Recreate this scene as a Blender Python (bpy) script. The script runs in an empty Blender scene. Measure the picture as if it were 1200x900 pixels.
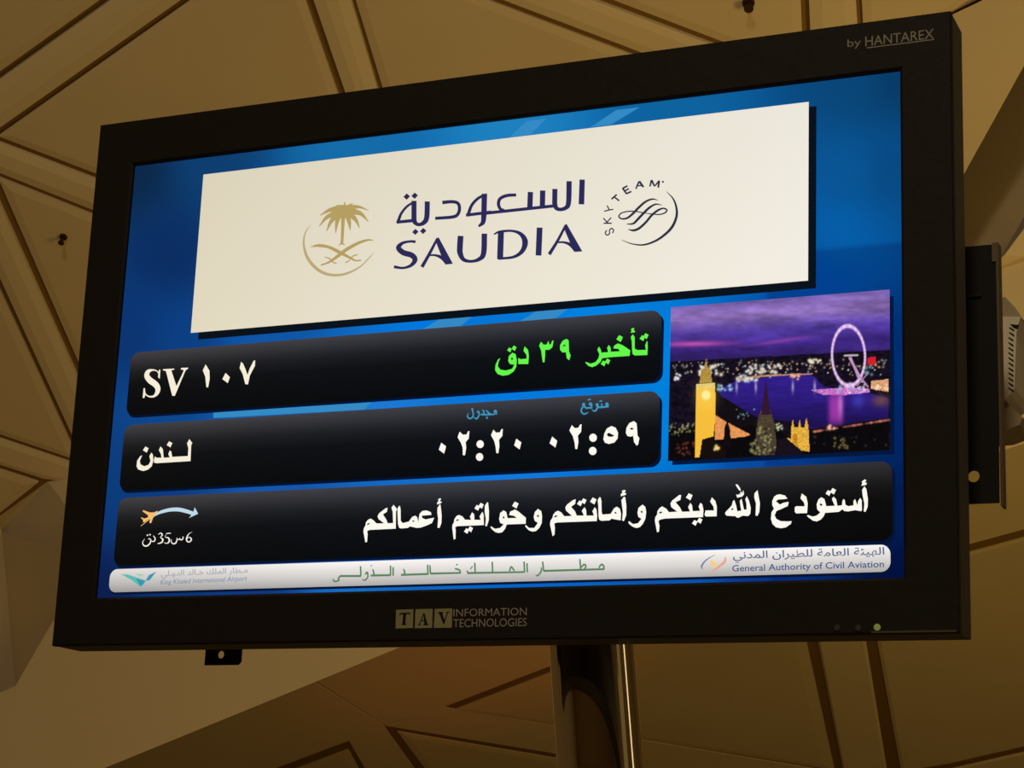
import bpy, bmesh, math, random
import numpy as np
from mathutils import Matrix, Vector
from mathutils.geometry import tessellate_polygon

scn = bpy.context.scene
COL = scn.collection

# ------------------------------------------------------------------ frames
# display frame: origin at the centre of the visible screen, x right, y up the screen, z out of the screen
R = np.array([[0.91632746, 0.03879099, -0.39854642],
              [0.06257098, 0.9691997, 0.23819489],
              [0.39551089, -0.24320196, 0.88567711]])          # rows: camera right, up, back (display frame)
CAM = np.array([0.99690358, -0.62974812, 2.12693695])
FPX = 2400.0
UP = np.array([-0.14021168, 0.98635384, -0.08629478])         # world up: the pole is vertical
UP /= np.linalg.norm(UP)
XA = np.array([1.0, 0, 0]); XA = XA - UP * XA.dot(UP); XA /= np.linalg.norm(XA)
YA = np.cross(UP, XA)
M3 = np.array([XA, YA, UP])                                    # display frame -> world
EYE = 1.62
OFF = -M3 @ CAM + np.array([0, -2.4, EYE])
BASE = np.array([0.0, -0.346, 0.0])                            # base of the display (display frame)

def W(p):
    return M3 @ np.asarray(p, float) + OFF
def ray(px, py):
    return R.T @ np.array([(px - 600) / FPX, -(py - 450) / FPX, -1.0])
def S(px, py, z=0.0):
    d = ray(px, py)
    return CAM + d * ((z - CAM[2]) / d[2])
def at(px, py, depth):
    return W(CAM + ray(px, py) * depth)

# ------------------------------------------------------------------ camera
cd = bpy.data.cameras.new('camera'); cam = bpy.data.objects.new('camera', cd); COL.objects.link(cam)
cd.sensor_width = 36; cd.lens = FPX * 36 / 1200; cd.clip_start = .05; cd.clip_end = 200
cam.matrix_world = Matrix.Translation(Vector(W(CAM))) @ Matrix((M3 @ R.T).tolist()).to_4x4()
scn.camera = cam
scn.view_settings.view_transform = 'Standard'; scn.view_settings.look = 'None'
scn.view_settings.exposure = 0; scn.view_settings.gamma = 1; scn.view_settings.use_curve_mapping = False

# ------------------------------------------------------------------ light
wd = bpy.data.worlds.new('world'); scn.world = wd; wd.use_nodes = True
wd.node_tree.nodes['Background'].inputs[0].default_value = (1.0, 0.66, 0.27, 1)
wd.node_tree.nodes['Background'].inputs[1].default_value = 0.055

def area(name, loc, target, sx, sy, power, col):
    l = bpy.data.lights.new(name, 'AREA'); l.shape = 'RECTANGLE'; l.size = sx; l.size_y = sy
    l.energy = power; l.color = col
    o = bpy.data.objects.new(name, l); COL.objects.link(o); o.location = loc
    o.rotation_euler = (Vector(target) - Vector(loc)).to_track_quat('-Z', 'Y').to_euler()
    return o
WARM = (1.0, 0.65, 0.165)
area('uplight_hall', (4.5, 4.0, 1.0), (2.2, 10.5, 8), 2.5, 2.5, 280, WARM)
area('uplight_near', (-2.5, 3.5, .6), (-2.0, 9, 8), 2.0, 2.0, 44, WARM)
area('front_fill', (1.5, -9.0, 8.6), (0, 0, 2.4), 1.5, 1.5, 420, (1, .82, .54))  # added fill from behind the camera, lifts the bezel and its print
def _side(name, deg, dist, w, h, power, col):      # lights added out of view, right of the pole, for its reflections
    p0 = W(S(694, 762, -.2))[:2]; v = W(CAM)[:2] - p0; v /= np.linalg.norm(v); a = math.radians(deg)
    d = np.array([v[0] * math.cos(a) - v[1] * math.sin(a), v[0] * math.sin(a) + v[1] * math.cos(a)]); p = p0 + d * dist
    area(name, (p[0], p[1], 3.1), (p0[0], p0[1], 3.1), w, h, power, col)
_side('pole_glint_light', 94, 3.2, .2, 3.6, 5.0, (1, .82, .55))  # added strip, set to draw the bright line on the pole
_side('pole_band_light', 71, 4.5, 1.0, 4.5, 2.4, (1, .74, .30))  # added panel, set to draw the soft yellow band on the pole

sl = bpy.data.lights.new('red_sign_glow', 'SPOT'); sl.energy = 260; sl.color = (1, .16, .04); sl.spot_size = math.radians(20); sl.spot_blend = 1; sl.shadow_soft_size = .3
so = bpy.data.objects.new('red_sign_glow', sl); COL.objects.link(so); so.location = (-.6, 8.2, 1.6)
so.rotation_euler = (Vector(at(575, 775, 16.4)) - so.location).to_track_quat('-Z', 'Y').to_euler()

# ------------------------------------------------------------------ materials
def s2l(c):
    c = np.asarray(c, float) / 255.0
    return np.where(c <= .04045, c / 12.92, ((c + .055) / 1.055) ** 2.4)
MATS = {}
def principled(name, rgb, rough=.6, metal=0.0, noise=0.0, nscale=6.0, bump=0.0, spec=.5):
    if name in MATS: return MATS[name]
    m = bpy.data.materials.new(name); m.use_nodes = True; nt = m.node_tree
    b = nt.nodes['Principled BSDF']; c = s2l(rgb)
    b.inputs['Base Color'].default_value = (*c, 1); b.inputs['Roughness'].default_value = rough
    b.inputs['Metallic'].default_value = metal; b.inputs['Specular IOR Level'].default_value = spec
    if noise or bump:
        tc = nt.nodes.new('ShaderNodeTexCoord'); n = nt.nodes.new('ShaderNodeTexNoise')
        n.inputs['Scale'].default_value = nscale; n.inputs['Detail'].default_value = 6
        nt.links.new(tc.outputs['Object'], n.inputs['Vector'])
        if noise:
            mx = nt.nodes.new('ShaderNodeMix'); mx.data_type = 'RGBA'
            mx.inputs[6].default_value = (*(c * (1 - noise)), 1); mx.inputs[7].default_value = (*np.minimum(c * (1 + noise), 1), 1)
            nt.links.new(n.outputs['Fac'], mx.inputs[0]); nt.links.new(mx.outputs[2], b.inputs['Base Color'])
        if bump:
            bp = nt.nodes.new('ShaderNodeBump'); bp.inputs['Strength'].default_value = bump; bp.inputs['Distance'].default_value = .004
            nt.links.new(n.outputs['Fac'], bp.inputs['Height']); nt.links.new(bp.outputs[0], b.inputs['Normal'])
    MATS[name] = m; return m
def glow(name, rgb, strength=1.0):
    """lit pixels of the screen: pure emission"""
    if name in MATS: return MATS[name]
    m = bpy.data.materials.new(name); m.use_nodes = True; nt = m.node_tree
    nt.nodes.clear(); o = nt.nodes.new('ShaderNodeOutputMaterial'); e = nt.nodes.new('ShaderNodeEmission')
    e.inputs[1].default_value = strength
    if rgb is None:
        a = nt.nodes.new('ShaderNodeAttribute'); a.attribute_name = 'pixels'; nt.links.new(a.outputs['Color'], e.inputs[0])
    else:
        e.inputs[0].default_value = (*s2l(rgb), 1)
    nt.links.new(e.outputs[0], o.inputs[0]); MATS[name] = m; return m
M_PIX = glow('screen_pixels', None)
M_WHITE = glow('white_pixels', (252, 249, 238))
M_CREAM = glow('cream_pixels', (246, 238, 216))
M_GREEN = glow('green_pixels', (100, 246, 74))
M_CYAN = glow('cyan_pixels', (62, 150, 190))
M_NAVY = glow('navy_pixels', (44, 42, 88))
M_INK = glow('ink_pixels', (44, 46, 66))
M_GOLD = glow('gold_pixels', (181, 158, 98))
M_PALEGOLD = glow('pale_gold_pixels', (186, 168, 122))
M_SHADE = glow('black_pixels', (10, 18, 28))
M_FOOTGREEN = glow('footer_green_pixels', (88, 132, 92))
M_GREY = glow('grey_pixels', (158, 166, 172))
M_STEEL = glow('steel_blue_pixels', (120, 146, 168))
M_FOOTBLUE = glow('footer_blue_pixels', (66, 92, 140))
M_SKY = glow('pale_blue_pixels', (190, 218, 232))
M_ORANGE = glow('orange_pixels', (246, 190, 112))

M_BEZEL = principled('black_bezel_plastic', (23, 19, 15), .6, noise=.12, nscale=60, bump=.15, spec=.15)
M_SIDE = principled('black_case_metal', (34, 30, 25), .5, spec=.4)
M_BLACK = principled('matt_black_steel', (13, 12, 11), .7, spec=.2)
M_LIP = principled('bare_steel_edge', (84, 72, 54), .45, .6)
M_PRINT = principled('grey_print', (138, 132, 122), .8, spec=.1)
M_PRINTGOLD = principled('gold_print', (132, 126, 94), .75, spec=.1)
M_PRINTBLACK = principled('black_print', (20, 18, 15), .8, spec=.1)
M_STEELPOLE = principled('polished_steel', (190, 176, 150), .07, 1.0, noise=.05, nscale=3)
M_CEIL = principled('beige_plaster', (206, 190, 160), .85, noise=.07, nscale=1.3, bump=.05, spec=.2)
M_CEIL2 = principled('beige_plaster_rib', (212, 197, 168), .85, noise=.06, nscale=1.1, bump=.05, spec=.2)
M_JOINT = principled('shaded_joint', (126, 98, 54), .9, spec=.1)  # shade of the grooves is put into this joint colour
M_BEAM = principled('beige_beam', (208, 192, 162), .85, noise=.05, nscale=.9, spec=.2)
M_HOUSE = principled('cream_plastic', (205, 195, 170), .5)
M_FLOOR = principled('stone_floor', (150, 135, 112), .3, noise=.1, nscale=2)

# ------------------------------------------------------------------ builders
def finish(o, label=None, cat=None, group=None, kind=None):
    if label: o['label'] = label
    if cat: o['category'] = cat
    if group: o['group'] = group
    if kind: o['kind'] = kind
    return o
def mesh_obj(name, verts, faces, mat, parent=None, origin=None, recalc=True, smooth=False):
    verts = np.asarray(verts, float)
    if origin is not None: verts = verts - np.asarray(origin)
    me = bpy.data.meshes.new(name); me.from_pydata(verts.tolist(), [], faces)
    if recalc:
        bm = bmesh.new(); bm.from_mesh(me); bmesh.ops.recalc_face_normals(bm, faces=bm.faces); bm.to_mesh(me); bm.free()
    if smooth: me.polygons.foreach_set('use_smooth', [True] * len(me.polygons))
    me.materials.append(mat); me.update()
    o = bpy.data.objects.new(name, me); COL.objects.link(o)
    if parent is not None: o.parent = parent
    elif origin is not None: o.location = origin
    return o
def empty(name, loc, mat3=None):
    o = bpy.data.objects.new(name, None); COL.objects.link(o); o.empty_display_size = .1
    m = Matrix.Translation(Vector(loc))
    if mat3 is not None: m = m @ Matrix(mat3.tolist()).to_4x4()
    o.matrix_world = m; return o
def dverts(v):                       # display frame -> child of the display empty
    return np.asarray(v, float) - BASE
def box(x0, x1, y0, y1, z0, z1):
    v = [(x, y, z) for x in (x0, x1) for y in (y0, y1) for z in (z0, z1)]
    f = [(0, 1, 3, 2), (4, 6, 7, 5), (0, 4, 5, 1), (2, 3, 7, 6), (0, 2, 6, 4), (1, 5, 7, 3)]
    return v, f

# flat drawing on the screen: shapes traced in pixel coordinates of a crop, laid on the screen surface
class Ink:
    def __init__(s, z, bold=0.0): s.z = z; s.v = []; s.f = []; s.bold = bold      # bold: weight added or taken off, in photo pixels
    def _map(s, T, p): return S(T[0] + p[0] / T[2], T[1] + p[1] / T[2], s.z)
    def poly(s, T, loops):
        if not isinstance(loops[0][0], (tuple, list)): loops = [loops]
        if s.bold:
            big = []
            for q, lp in enumerate(loops):
                A = sum(lp[i][0] * lp[(i + 1) % len(lp)][1] - lp[(i + 1) % len(lp)][0] * lp[i][1] for i in range(len(lp)))
                lp = lp if A > 0 else lp[::-1]; d = s.bold * T[2] * (1 if q == 0 else -.6); o = []
                for i in range(len(lp)):
                    a, b_, c = (np.array(lp[k % len(lp)], float) for k in (i - 1, i, i + 1))
                    d1 = (b_ - a) / (np.linalg.norm(b_ - a) + 1e-9); d2 = (c - b_) / (np.linalg.norm(c - b_) + 1e-9)
                    n1 = np.array([d1[1], -d1[0]]); n2 = np.array([d2[1], -d2[0]]); k = (n1 + n2) / max(.6, 1 + n1.dot(n2)); o.append(tuple(b_ + k * d))
                big.append(o)
            loops = big
        L = [[Vector((p[0], p[1], 0)) for p in lp] for lp in loops]
        b = len(s.v)
        for lp in L:
            for p in lp: s.v.append(s._map(T, p))
        for t in tessellate_polygon(L): s.f.append(tuple(b + i for i in t))
    def stroke(s, T, pts, n=6, cap=True):
        P = np.array(pts, float)
        if len(P) > 2:
            Q = []
            E = np.vstack([2 * P[0] - P[1], P, 2 * P[-1] - P[-2]])
            for i in range(1, len(E) - 2):
                for k in range(n):
                    t = k / n; a, b_, c, d = E[i - 1], E[i], E[i + 1], E[i + 2]
                    Q.append(.5 * (2 * b_ + (c - a) * t + (2 * a - 5 * b_ + 4 * c - d) * t * t + (3 * b_ - a - 3 * c + d) * t ** 3))
            Q.append(P[-1]); P = np.array(Q)
        w = np.maximum(P[:, 2] + 2 * s.bold * T[2], 1) / 2; xy = P[:, :2]
        d = np.gradient(xy, axis=0); d /= np.linalg.norm(d, axis=1)[:, None] + 1e-9
        nrm = np.stack([-d[:, 1], d[:, 0]], 1)
        b = len(s.v)
        for q, nn, ww in zip(xy, nrm, w):
            s.v.append(s._map(T, q + nn * ww)); s.v.append(s._map(T, q - nn * ww))
        for i in range(len(xy) - 1):
            s.f.append((b + 2 * i, b + 2 * i + 1, b + 2 * i + 3, b + 2 * i + 2))
    def disc(s, T, cx, cy, r, ry=None, n=18):
        ry = ry or r; b = len(s.v)
        for i in range(n):
            a = 2 * math.pi * i / n; s.v.append(s._map(T, (cx + r * math.cos(a), cy + ry * math.sin(a))))
        s.f.append(tuple(range(b, b + n)))
    def dot(s, T, cx, cy, k=1.0):     # the rhombic dot of the script
        s.poly(T, [(cx - 7 * k, cy - 43 * k), (cx + 40 * k, cy - 18 * k), (cx + 13 * k, cy + 44 * k), (cx - 42 * k, cy + 10 * k)])
    def diamond(s, T, cx, cy, r):
        s.poly(T, [(cx, cy - r), (cx + r * 1.05, cy - r * .1), (cx, cy + r), (cx - r * 1.05, cy + r * .1)])
    def text(s, body, bl, br, tl, offset=0.0, shear=0.0, font_gap=1.0):
        """set a line of type so that its box has the corners bl, br, tl (photo pixels)"""
        c = bpy.data.curves.new('type', 'FONT'); c.body = body; c.size = 1; c.resolution_u = 3
        c.offset = offset; c.space_character = font_gap; c.shear = shear
        o = bpy.data.objects.new('type', c); COL.objects.link(o)
        dg = bpy.context.evaluated_depsgraph_get(); me = bpy.data.meshes.new_from_object(o.evaluated_get(dg))
        n = len(me.vertices); a = np.zeros(n * 3); me.vertices.foreach_get('co', a); a = a.reshape(-1, 3)
        A, B, C_ = (np.array(S(*p, s.z)) for p in (bl, br, tl))
        lo, hi = a.min(0), a.max(0); b = len(s.v)
        for p in a:
            s.v.append(A + (B - A) * (p[0] - lo[0]) / (hi[0] - lo[0]) + (C_ - A) * (p[1] - lo[1]) / (hi[1] - lo[1]))
        for p in me.polygons: s.f.append(tuple(b + i for i in p.vertices))
        bpy.data.objects.remove(o); bpy.data.curves.remove(c); bpy.data.meshes.remove(me)
    def build(s, name, mat, parent, label=None):
        v = np.array(s.v); f = s.f
        o = mesh_obj(name, dverts(v), f, mat, parent, recalc=False)
        # face the viewer
        bm = bmesh.new(); bm.from_mesh(o.data)
        for fc in bm.faces:
            fc.normal_update()
            if fc.normal.z < 0: fc.normal_flip()
        bm.to_mesh(o.data); bm.free()
        if label: o['label'] = label
        return o

def pixel_sheet(name, z, rows, colour, parent, label=None):
    """rows: list of (y, x0, x1, nx) in the display frame; colour(xs, ys) -> sRGB array (n,3)"""
    v = []; nx = rows[0][3]
    for (y, x0, x1, _) in rows:
        for i in range(nx): v.append((x0 + (x1 - x0) * i / (nx - 1), y, z))
    f = [(r * nx + i, r * nx + i + 1, (r + 1) * nx + i + 1, (r + 1) * nx + i) for r in range(len(rows) - 1) for i in range(nx - 1)]
    f = [t[::-1] for t in f]
    v = np.array(v)
    o = mesh_obj(name, dverts(v), f, M_PIX, parent, recalc=False)
    c = s2l(np.clip(colour(v[:, 0], v[:, 1]), 0, 255))
    at_ = o.data.color_attributes.new('pixels', 'FLOAT_COLOR', 'POINT')
    at_.data.foreach_set('color', np.concatenate([c, np.ones((len(c), 1))], 1).astype(np.float32).ravel())
    if label: o['label'] = label
    return o
def rrows(x0, x1, y0, y1, r, nx, ny):
    ys = sorted(set([y0 + r * (1 - math.cos(a * math.pi / 16)) for a in range(9)] + [y1 - r * (1 - math.cos(a * math.pi / 16)) for a in range(9)] +
                    [y0 + r + (y1 - y0 - 2 * r) * i / ny for i in range(ny + 1)]), reverse=True)
    out = []
    for y in ys:
        d = max(0, r - (y - y0), r - (y1 - y)); ins = r - math.sqrt(max(0, r * r - d * d)) if r > 0 else 0
        out.append((y, x0 + ins, x1 - ins, nx))
    return out
def to_px(x, y, z=0.0):
    p = (np.stack([x, y, np.full_like(x, z)], 1) - CAM) @ R.T
    return 600 + FPX * p[:, 0] / -p[:, 2], 450 - FPX * p[:, 1] / -p[:, 2]

# ================================================================== SETTING: floor and folded plaster ceiling
rnd = random.Random(4)
v, f = box(-12, 16, -14, 22, -.2, 0)
finish(mesh_obj('floor', v, f, M_FLOOR), kind='structure')
M_WALL = principled('warm_plaster_wall', (190, 172, 140), .8, noise=.1, nscale=1.0)
for nm, b in (('wall_back', (-12, 16, -14, -13.6, 0, 10)), ('wall_right', (15.6, 16, -13.6, 22, 0, 10)), ('wall_left', (-12, -11.6, -13.6, 22, 0, 10)), ('wall_front', (-12, 16, 22, 22.4, 0, 12))):
    v, f = box(*b); finish(mesh_obj(nm, v, f, M_WALL), kind='structure')

class Plane:                         # a real plane in space, given by three pixels and their distances
    def __init__(s, a, b, c):
        s.p = [at(*q) for q in (a, b, c)]
        n = np.cross(s.p[1] - s.p[0], s.p[2] - s.p[0]); n /= np.linalg.norm(n)
        cw = W(CAM)
        if n.dot(cw - s.p[0]) < 0: n = -n
        s.n = n; s.c = cw
        s.e1 = (s.p[1] - s.p[0]); s.e1 /= np.linalg.norm(s.e1); s.e2 = np.cross(n, s.e1)
    def hit(s, px, py):
        d = M3 @ ray(px, py)
        return s.c + d * ((s.p[0] - s.c).dot(s.n) / d.dot(s.n))
    def to2(s, p): q = p - s.p[0]; return np.array([q.dot(s.e1), q.dot(s.e2)])
    def to3(s, q, h): return s.p[0] + s.e1 * q[0] + s.e2 * q[1] + s.n * h

def inset(poly, d):
    P = np.array(poly); n = len(P)
    A = sum(P[i][0] * P[(i + 1) % n][1] - P[(i + 1) % n][0] * P[i][1] for i in range(n))
    if A < 0: P = P[::-1]
    out = []
    for i in range(n):
        a, b, c = P[i - 1], P[i], P[(i + 1) % n]
        d1 = (b - a) / np.linalg.norm(b - a); d2 = (c - b) / np.linalg.norm(c - b)
        n1 = np.array([-d1[1], d1[0]]); n2 = np.array([-d2[1], d2[0]])
        k = (n1 + n2); k /= max(.15, 1 + n1.dot(n2)); out.append(b + k * d)
    return P, np.array(out)

def slab(name, pl, pts, mat, parent, h=0.0, cham=.05, rise=.02, thick=.07, shrink=.0):
    rise *= .5; h *= .5; thick = (.012 if pl is FAR else .03) + h
    q = [pl.to2(pl.hit(*p)) for p in pts]
    if shrink: q = inset(q, shrink)[1]
    outer, inner = inset(q, cham); n = len(outer)
    v = [pl.to3(p, h - thick) for p in outer] + [pl.to3(p, h) for p in outer] + [pl.to3(p, h + rise) for p in inner]
    f = [tuple(range(n))[::-1], tuple(range(2 * n, 3 * n))]
    for i in range(n):
        j = (i + 1) % n
        f += [(i, j, n + j, n + i), (n + i, n + j, 2 * n + j, 2 * n + i)]
    return mesh_obj(name, v, f, mat, parent)
def back(name, pl, pts, mat, parent, h=-.02, thick=.15):
    q = [pl.to2(pl.hit(*p)) for p in pts]; n = len(q)
    v = [pl.to3(p, h) for p in q] + [pl.to3(p, h - thick) for p in q]
    f = [tuple(range(n)), tuple(range(n, 2 * n))[::-1]] + [(i, (i + 1) % n, n + (i + 1) % n, n + i) for i in range(n)]
    return mesh_obj(name, v, f, mat, parent)

NEAR = Plane((600, 0, 11.5), (0, 800, 15.5), (1200, 500, 13.2))
FAR = Plane((120, 900, 19.5), (465, 760, 16.6), (1100, 900, 17.6))

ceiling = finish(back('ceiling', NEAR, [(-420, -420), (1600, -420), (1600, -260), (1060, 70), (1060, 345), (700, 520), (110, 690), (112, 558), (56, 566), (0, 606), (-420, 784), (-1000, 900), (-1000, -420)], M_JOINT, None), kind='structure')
la = lambda x: 88 - .715 * x
lb = lambda x: 153 - .705 * x
G = .018
slab('panel', NEAR, [(-70, la(-70)), (-260, 90), (-260, -330), (300, -330), (300, la(300)),][::1], M_CEIL, ceiling, shrink=G)
slab('rib', NEAR, [(-70, la(-70)), (420, la(420)), (420, lb(420)), (-70, lb(-70))], M_CEIL2, ceiling, h=.02, rise=.03, cham=.07, shrink=G)
slab('panel', NEAR, [(-9, 160), (333, -82), (482, 347)], M_CEIL, ceiling, shrink=G)
slab('rib', NEAR, [(336, -82), (389, -90), (519, 350), (484, 347)], M_CEIL2, ceiling, h=.02, rise=.03, cham=.07, shrink=G)
slab('panel', NEAR, [(391, -72), (1000, 159), (523, 356)], M_CEIL, ceiling, shrink=G)
slab('rib', NEAR, [(388, -74), (400, -115), (1000, 110), (1000, 158)], M_CEIL2, ceiling, h=.02, rise=.02, cham=.05, shrink=G)
slab('panel', NEAR, [(404, -116), (560, -330), (928, -330), (946, 90)], M_CEIL, ceiling, shrink=G)
slab('rib', NEAR, [(930, -330), (985, -330), (1016, 140), (949, 110)], M_CEIL2, ceiling, h=.02, rise=.03, cham=.07, shrink=G)
slab('panel', NEAR, [(988, -330), (1560, -330), (1560, -200), (1150, 1), (1010, 70)], M_CEIL, ceiling, shrink=G)
slab('panel', NEAR, [(-304, -330), (-304, 728), (-900, 860), (-900, -330)], M_CEIL, ceiling, shrink=G)
# left side lattice
slab('rib', NEAR, [(-70, 138), (500, 355), (480, 396), (-70, 178)], M_CEIL2, ceiling, h=.0, rise=.03, cham=.06, shrink=G)
slab('panel', NEAR, [(-8, 203), (480, 397), (135, 530)], M_CEIL, ceiling, shrink=G)
slab('rib', NEAR, [(-60, 96), (-10, 208), (132, 526), (97, 542), (-75, 168)], M_CEIL2, ceiling, h=.02, rise=.03, cham=.06, shrink=G)
slab('panel', NEAR, [(-76, 170), (97, 544), (-300, 410), (-300, 120)], M_CEIL, ceiling, shrink=G)
slab('rib', NEAR, [(-300, 412), (100, 546), (140, 575), (50, 563), (-300, 450)], M_CEIL2, ceiling, h=.0, rise=.02, cham=.04, shrink=G)
slab('panel', NEAR, [(-300, 452), (50, 565), (-2, 606), (-300, 730)], M_CEIL, ceiling, shrink=G)
slab('panel', NEAR, [(-300, 120), (-78, 168), (-72, 130), (-262, 88)], M_CEIL, ceiling, shrink=G)
slab('panel', NEAR, [(140, 532), (482, 399), (700, 515), (60, 735), (76, 645), (112, 556)], M_CEIL2, ceiling, cham=.01, rise=0)
slab('panel', NEAR, [(484, 398), (520, 352), (1000, 162), (1048, 160), (1062, 350), (702, 515)], M_CEIL2, ceiling, cham=.01, rise=0)

# folded faces: vertices given as pixel + distance, shared between neighbours so that the folds are closed
def fold(name, table, faces, mat, thick, label=None):
    P = [at(*q) for q in table]; n = len(P); v = list(P)
    c = W(CAM)
    for p in P: v.append(p + (p - c) / np.linalg.norm(p - c) * thick)
    fc = [tuple(a) for a in faces] + [tuple(n + i for i in a[::-1]) for a in faces]
    edges = {}
    for a in faces:
        for i in range(len(a)):
            e = (a[i], a[(i + 1) % len(a)]); k = tuple(sorted(e)); edges.setdefault(k, []).append(e)
    for k, e in edges.items():
        if len(e) == 1: i, j = e[0]; fc.append((i, n + i, n + j, j))
    o = mesh_obj(name, v, fc, mat); finish(o, kind='structure'); return o
dN = lambda x, y: float(np.dot(NEAR.hit(x, y) - W(CAM), M3 @ (-R[2])))
# lower-left pendentive: lit strip, shaded recess
def flat(pl, pts):
    return [(x, y, float(np.dot(pl.hit(x, y) - W(CAM), M3 @ (-R[2])))) for x, y in pts]
STRIP = Plane((2, 624, 14.5), (18, 804, 14.5), (-300, 800, 13.2))
fold('trim_1', flat(STRIP, [(-300, 735), (-2, 608), (2, 624), (18, 804), (-300, 938)]), [(0, 1, 2, 3, 4)], M_BEAM, .3)
SHADE = Plane((2, 624, 14.5), (18, 804, 14.5), (120, 660, 12.9))
fold('trim_2', flat(SHADE, [(2, 624), (76, 646), (125, 656), (95, 684), (62, 732), (18, 804)]), [(0, 1, 2, 3, 4, 5)], M_CEIL2, .25)
fold('trim_7', [(-2, 606, 14.46), (56, 564, 14.15), (120, 552, 14.0), (130, 662, 13.5), (76, 648, 13.85), (2, 626, 14.6)], [(0, 1, 2, 3, 4, 5)], M_CEIL2, .2)
# arch beam crossing behind the display: one flat soffit
BEAM = Plane((0, 900, 13.6), (465, 760, 12.9), (1172, 400, 12.1))
dB = lambda x, y: float(np.dot(BEAM.hit(x, y) - W(CAM), M3 @ (-R[2])))
fold('trim_3', [(x, y, dB(x, y)) for x, y in ((-900, 1196), (18, 804), (62, 728), (640, 530), (1172, 310), (2000, 32), (2000, 262), (1171, 529), (465, 760), (120, 901), (-900, 1316))],
     [(0, 1, 9, 10), (1, 2, 3, 8, 9), (3, 4, 7, 8), (4, 5, 6, 7)], M_BEAM, .9)
# right hand fin and the fold behind it
FIN = Plane((1116, 17, 11.33), (1055, 340, 12.3), (1330, -157, 10.55))
fold('trim_4', flat(FIN, [(1116, 17), (1150, 1), (1330, -100), (1330, -157), (1200, 77), (1133, 198), (1055, 340), (1040, 60)]),
     [(0, 1, 2, 3, 4, 5, 6, 7)], M_BEAM, .06)
REC = Plane((1100, 188, 12.95), (1174, 299, 12.3), (1450, -130, 10.9))
fold('trim_5', flat(REC, [(1330, -220), (1180, 56), (1100, 188), (1030, 345), (1060, 430), (1174, 299), (1200, 254), (1450, -130)]),
     [(0, 1, 2, 3, 4, 5, 6, 7)], M_CEIL, .06)
fold('trim_6', [(1150, 322, 12.2), (1177, 299, 12.1), (1200, 268, 12.1), (2000, -210, 11.0), (2000, 31, 11.3), (1200, 301, 12.1)],
     [(0, 1, 2, 5), (5, 2, 3, 4)], M_BEAM, .06)

# bay beyond the beam
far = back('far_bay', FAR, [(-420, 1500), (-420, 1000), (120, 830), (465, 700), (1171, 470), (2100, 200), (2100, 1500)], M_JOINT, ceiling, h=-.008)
GF = .022
slab('panel', FAR, [(36, 1016), (410, 874), (514, 1066)], M_CEIL, far, shrink=.035, cham=.07)
slab('panel', FAR, [(456, 853), (980, 942), (612, 1060)], M_CEIL, far, shrink=.05, cham=.08)
slab('panel', FAR, [(521, 832), (944, 667), (953, 757), (985, 906)], M_CEIL, far, shrink=.045, cham=.09)
slab('rib', FAR, [(936, 672), (1004, 645), (1062, 1010), (1004, 1010)], M_CEIL2, far, h=.0, rise=.03, cham=.02, shrink=.04)
slab('panel', FAR, [(1006, 677), (1142, 641), (2000, 407), (2000, 694), (1200, 878), (1117, 897), (1050, 908)], M_CEIL, far, shrink=.05, cham=.03)
slab('rib', FAR, [(1004, 560), (1200, 500), (2000, 256), (2000, 403), (1142, 637), (1004, 677)], M_CEIL2, far, cham=.005, rise=0, shrink=.01)
slab('panel', FAR, [(1050, 912), (1117, 900), (2000, 698), (2000, 1100), (1070, 1100)], M_CEIL2, far, cham=.02, shrink=.01)
slab('rib', FAR, [(-300, 980), (118, 880), (366, 780), (367, 798), (449, 850), (409, 868), (30, 1010), (-300, 1130)], M_CEIL2, far, cham=.004, rise=0)
slab('rib', FAR, [(367, 780), (465, 735), (1003, 560), (1003, 645), (936, 668), (519, 829), (450, 849), (369, 797)], M_CEIL2, far, cham=.004, rise=0)
slab('rib', FAR, [(449, 850), (519, 829), (985, 906), (985, 938)], M_CEIL2, far, cham=.004, rise=0)
slab('rib', FAR, [(409, 868), (449, 850), (600, 1060), (520, 1060)], M_CEIL2, far, cham=.004, rise=0)

# sprinkler heads in the ceiling
def sprinkler(px, py, size, label):
    p = NEAR.hit(px, py) + NEAR.n * .02; n = Vector(NEAR.n)
    rot = np.array(n.to_track_quat('Z', 'Y').to_matrix())
    e = empty('sprinkler', p - NEAR.n * .005, rot); finish(e, label, 'sprinkler')
    def cyl(name, r0, r1, z0, z1, mat):
        k = 14; v = []; 
        for r, z in ((r0, z0), (r1, z1)):
            for i in range(k): a = 2 * math.pi * i / k; v.append((r * math.cos(a), r * math.sin(a), z))
        f = [tuple(range(k))[::-1], tuple(range(k, 2 * k))] + [(i, (i + 1) % k, k + (i + 1) % k, k + i) for i in range(k)]
        return mesh_obj(name, v, f, mat, e)
    cyl('rosette', size, size * .8, 0, .012, principled('dark_bronze', (52, 30, 18), .5, .3))
    cyl('nozzle', size * .4, size * .35, .012, .06, MATS['dark_bronze'])
    cyl('deflector', size * .75, size * .75, .06, .066, MATS['dark_bronze'])
sprinkler(75, 276, .026, 'small dark sprinkler head in the ceiling panel left of the display')
sprinkler(877, 2, .036, 'small dark sprinkler head in the ceiling panel above the display')

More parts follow.
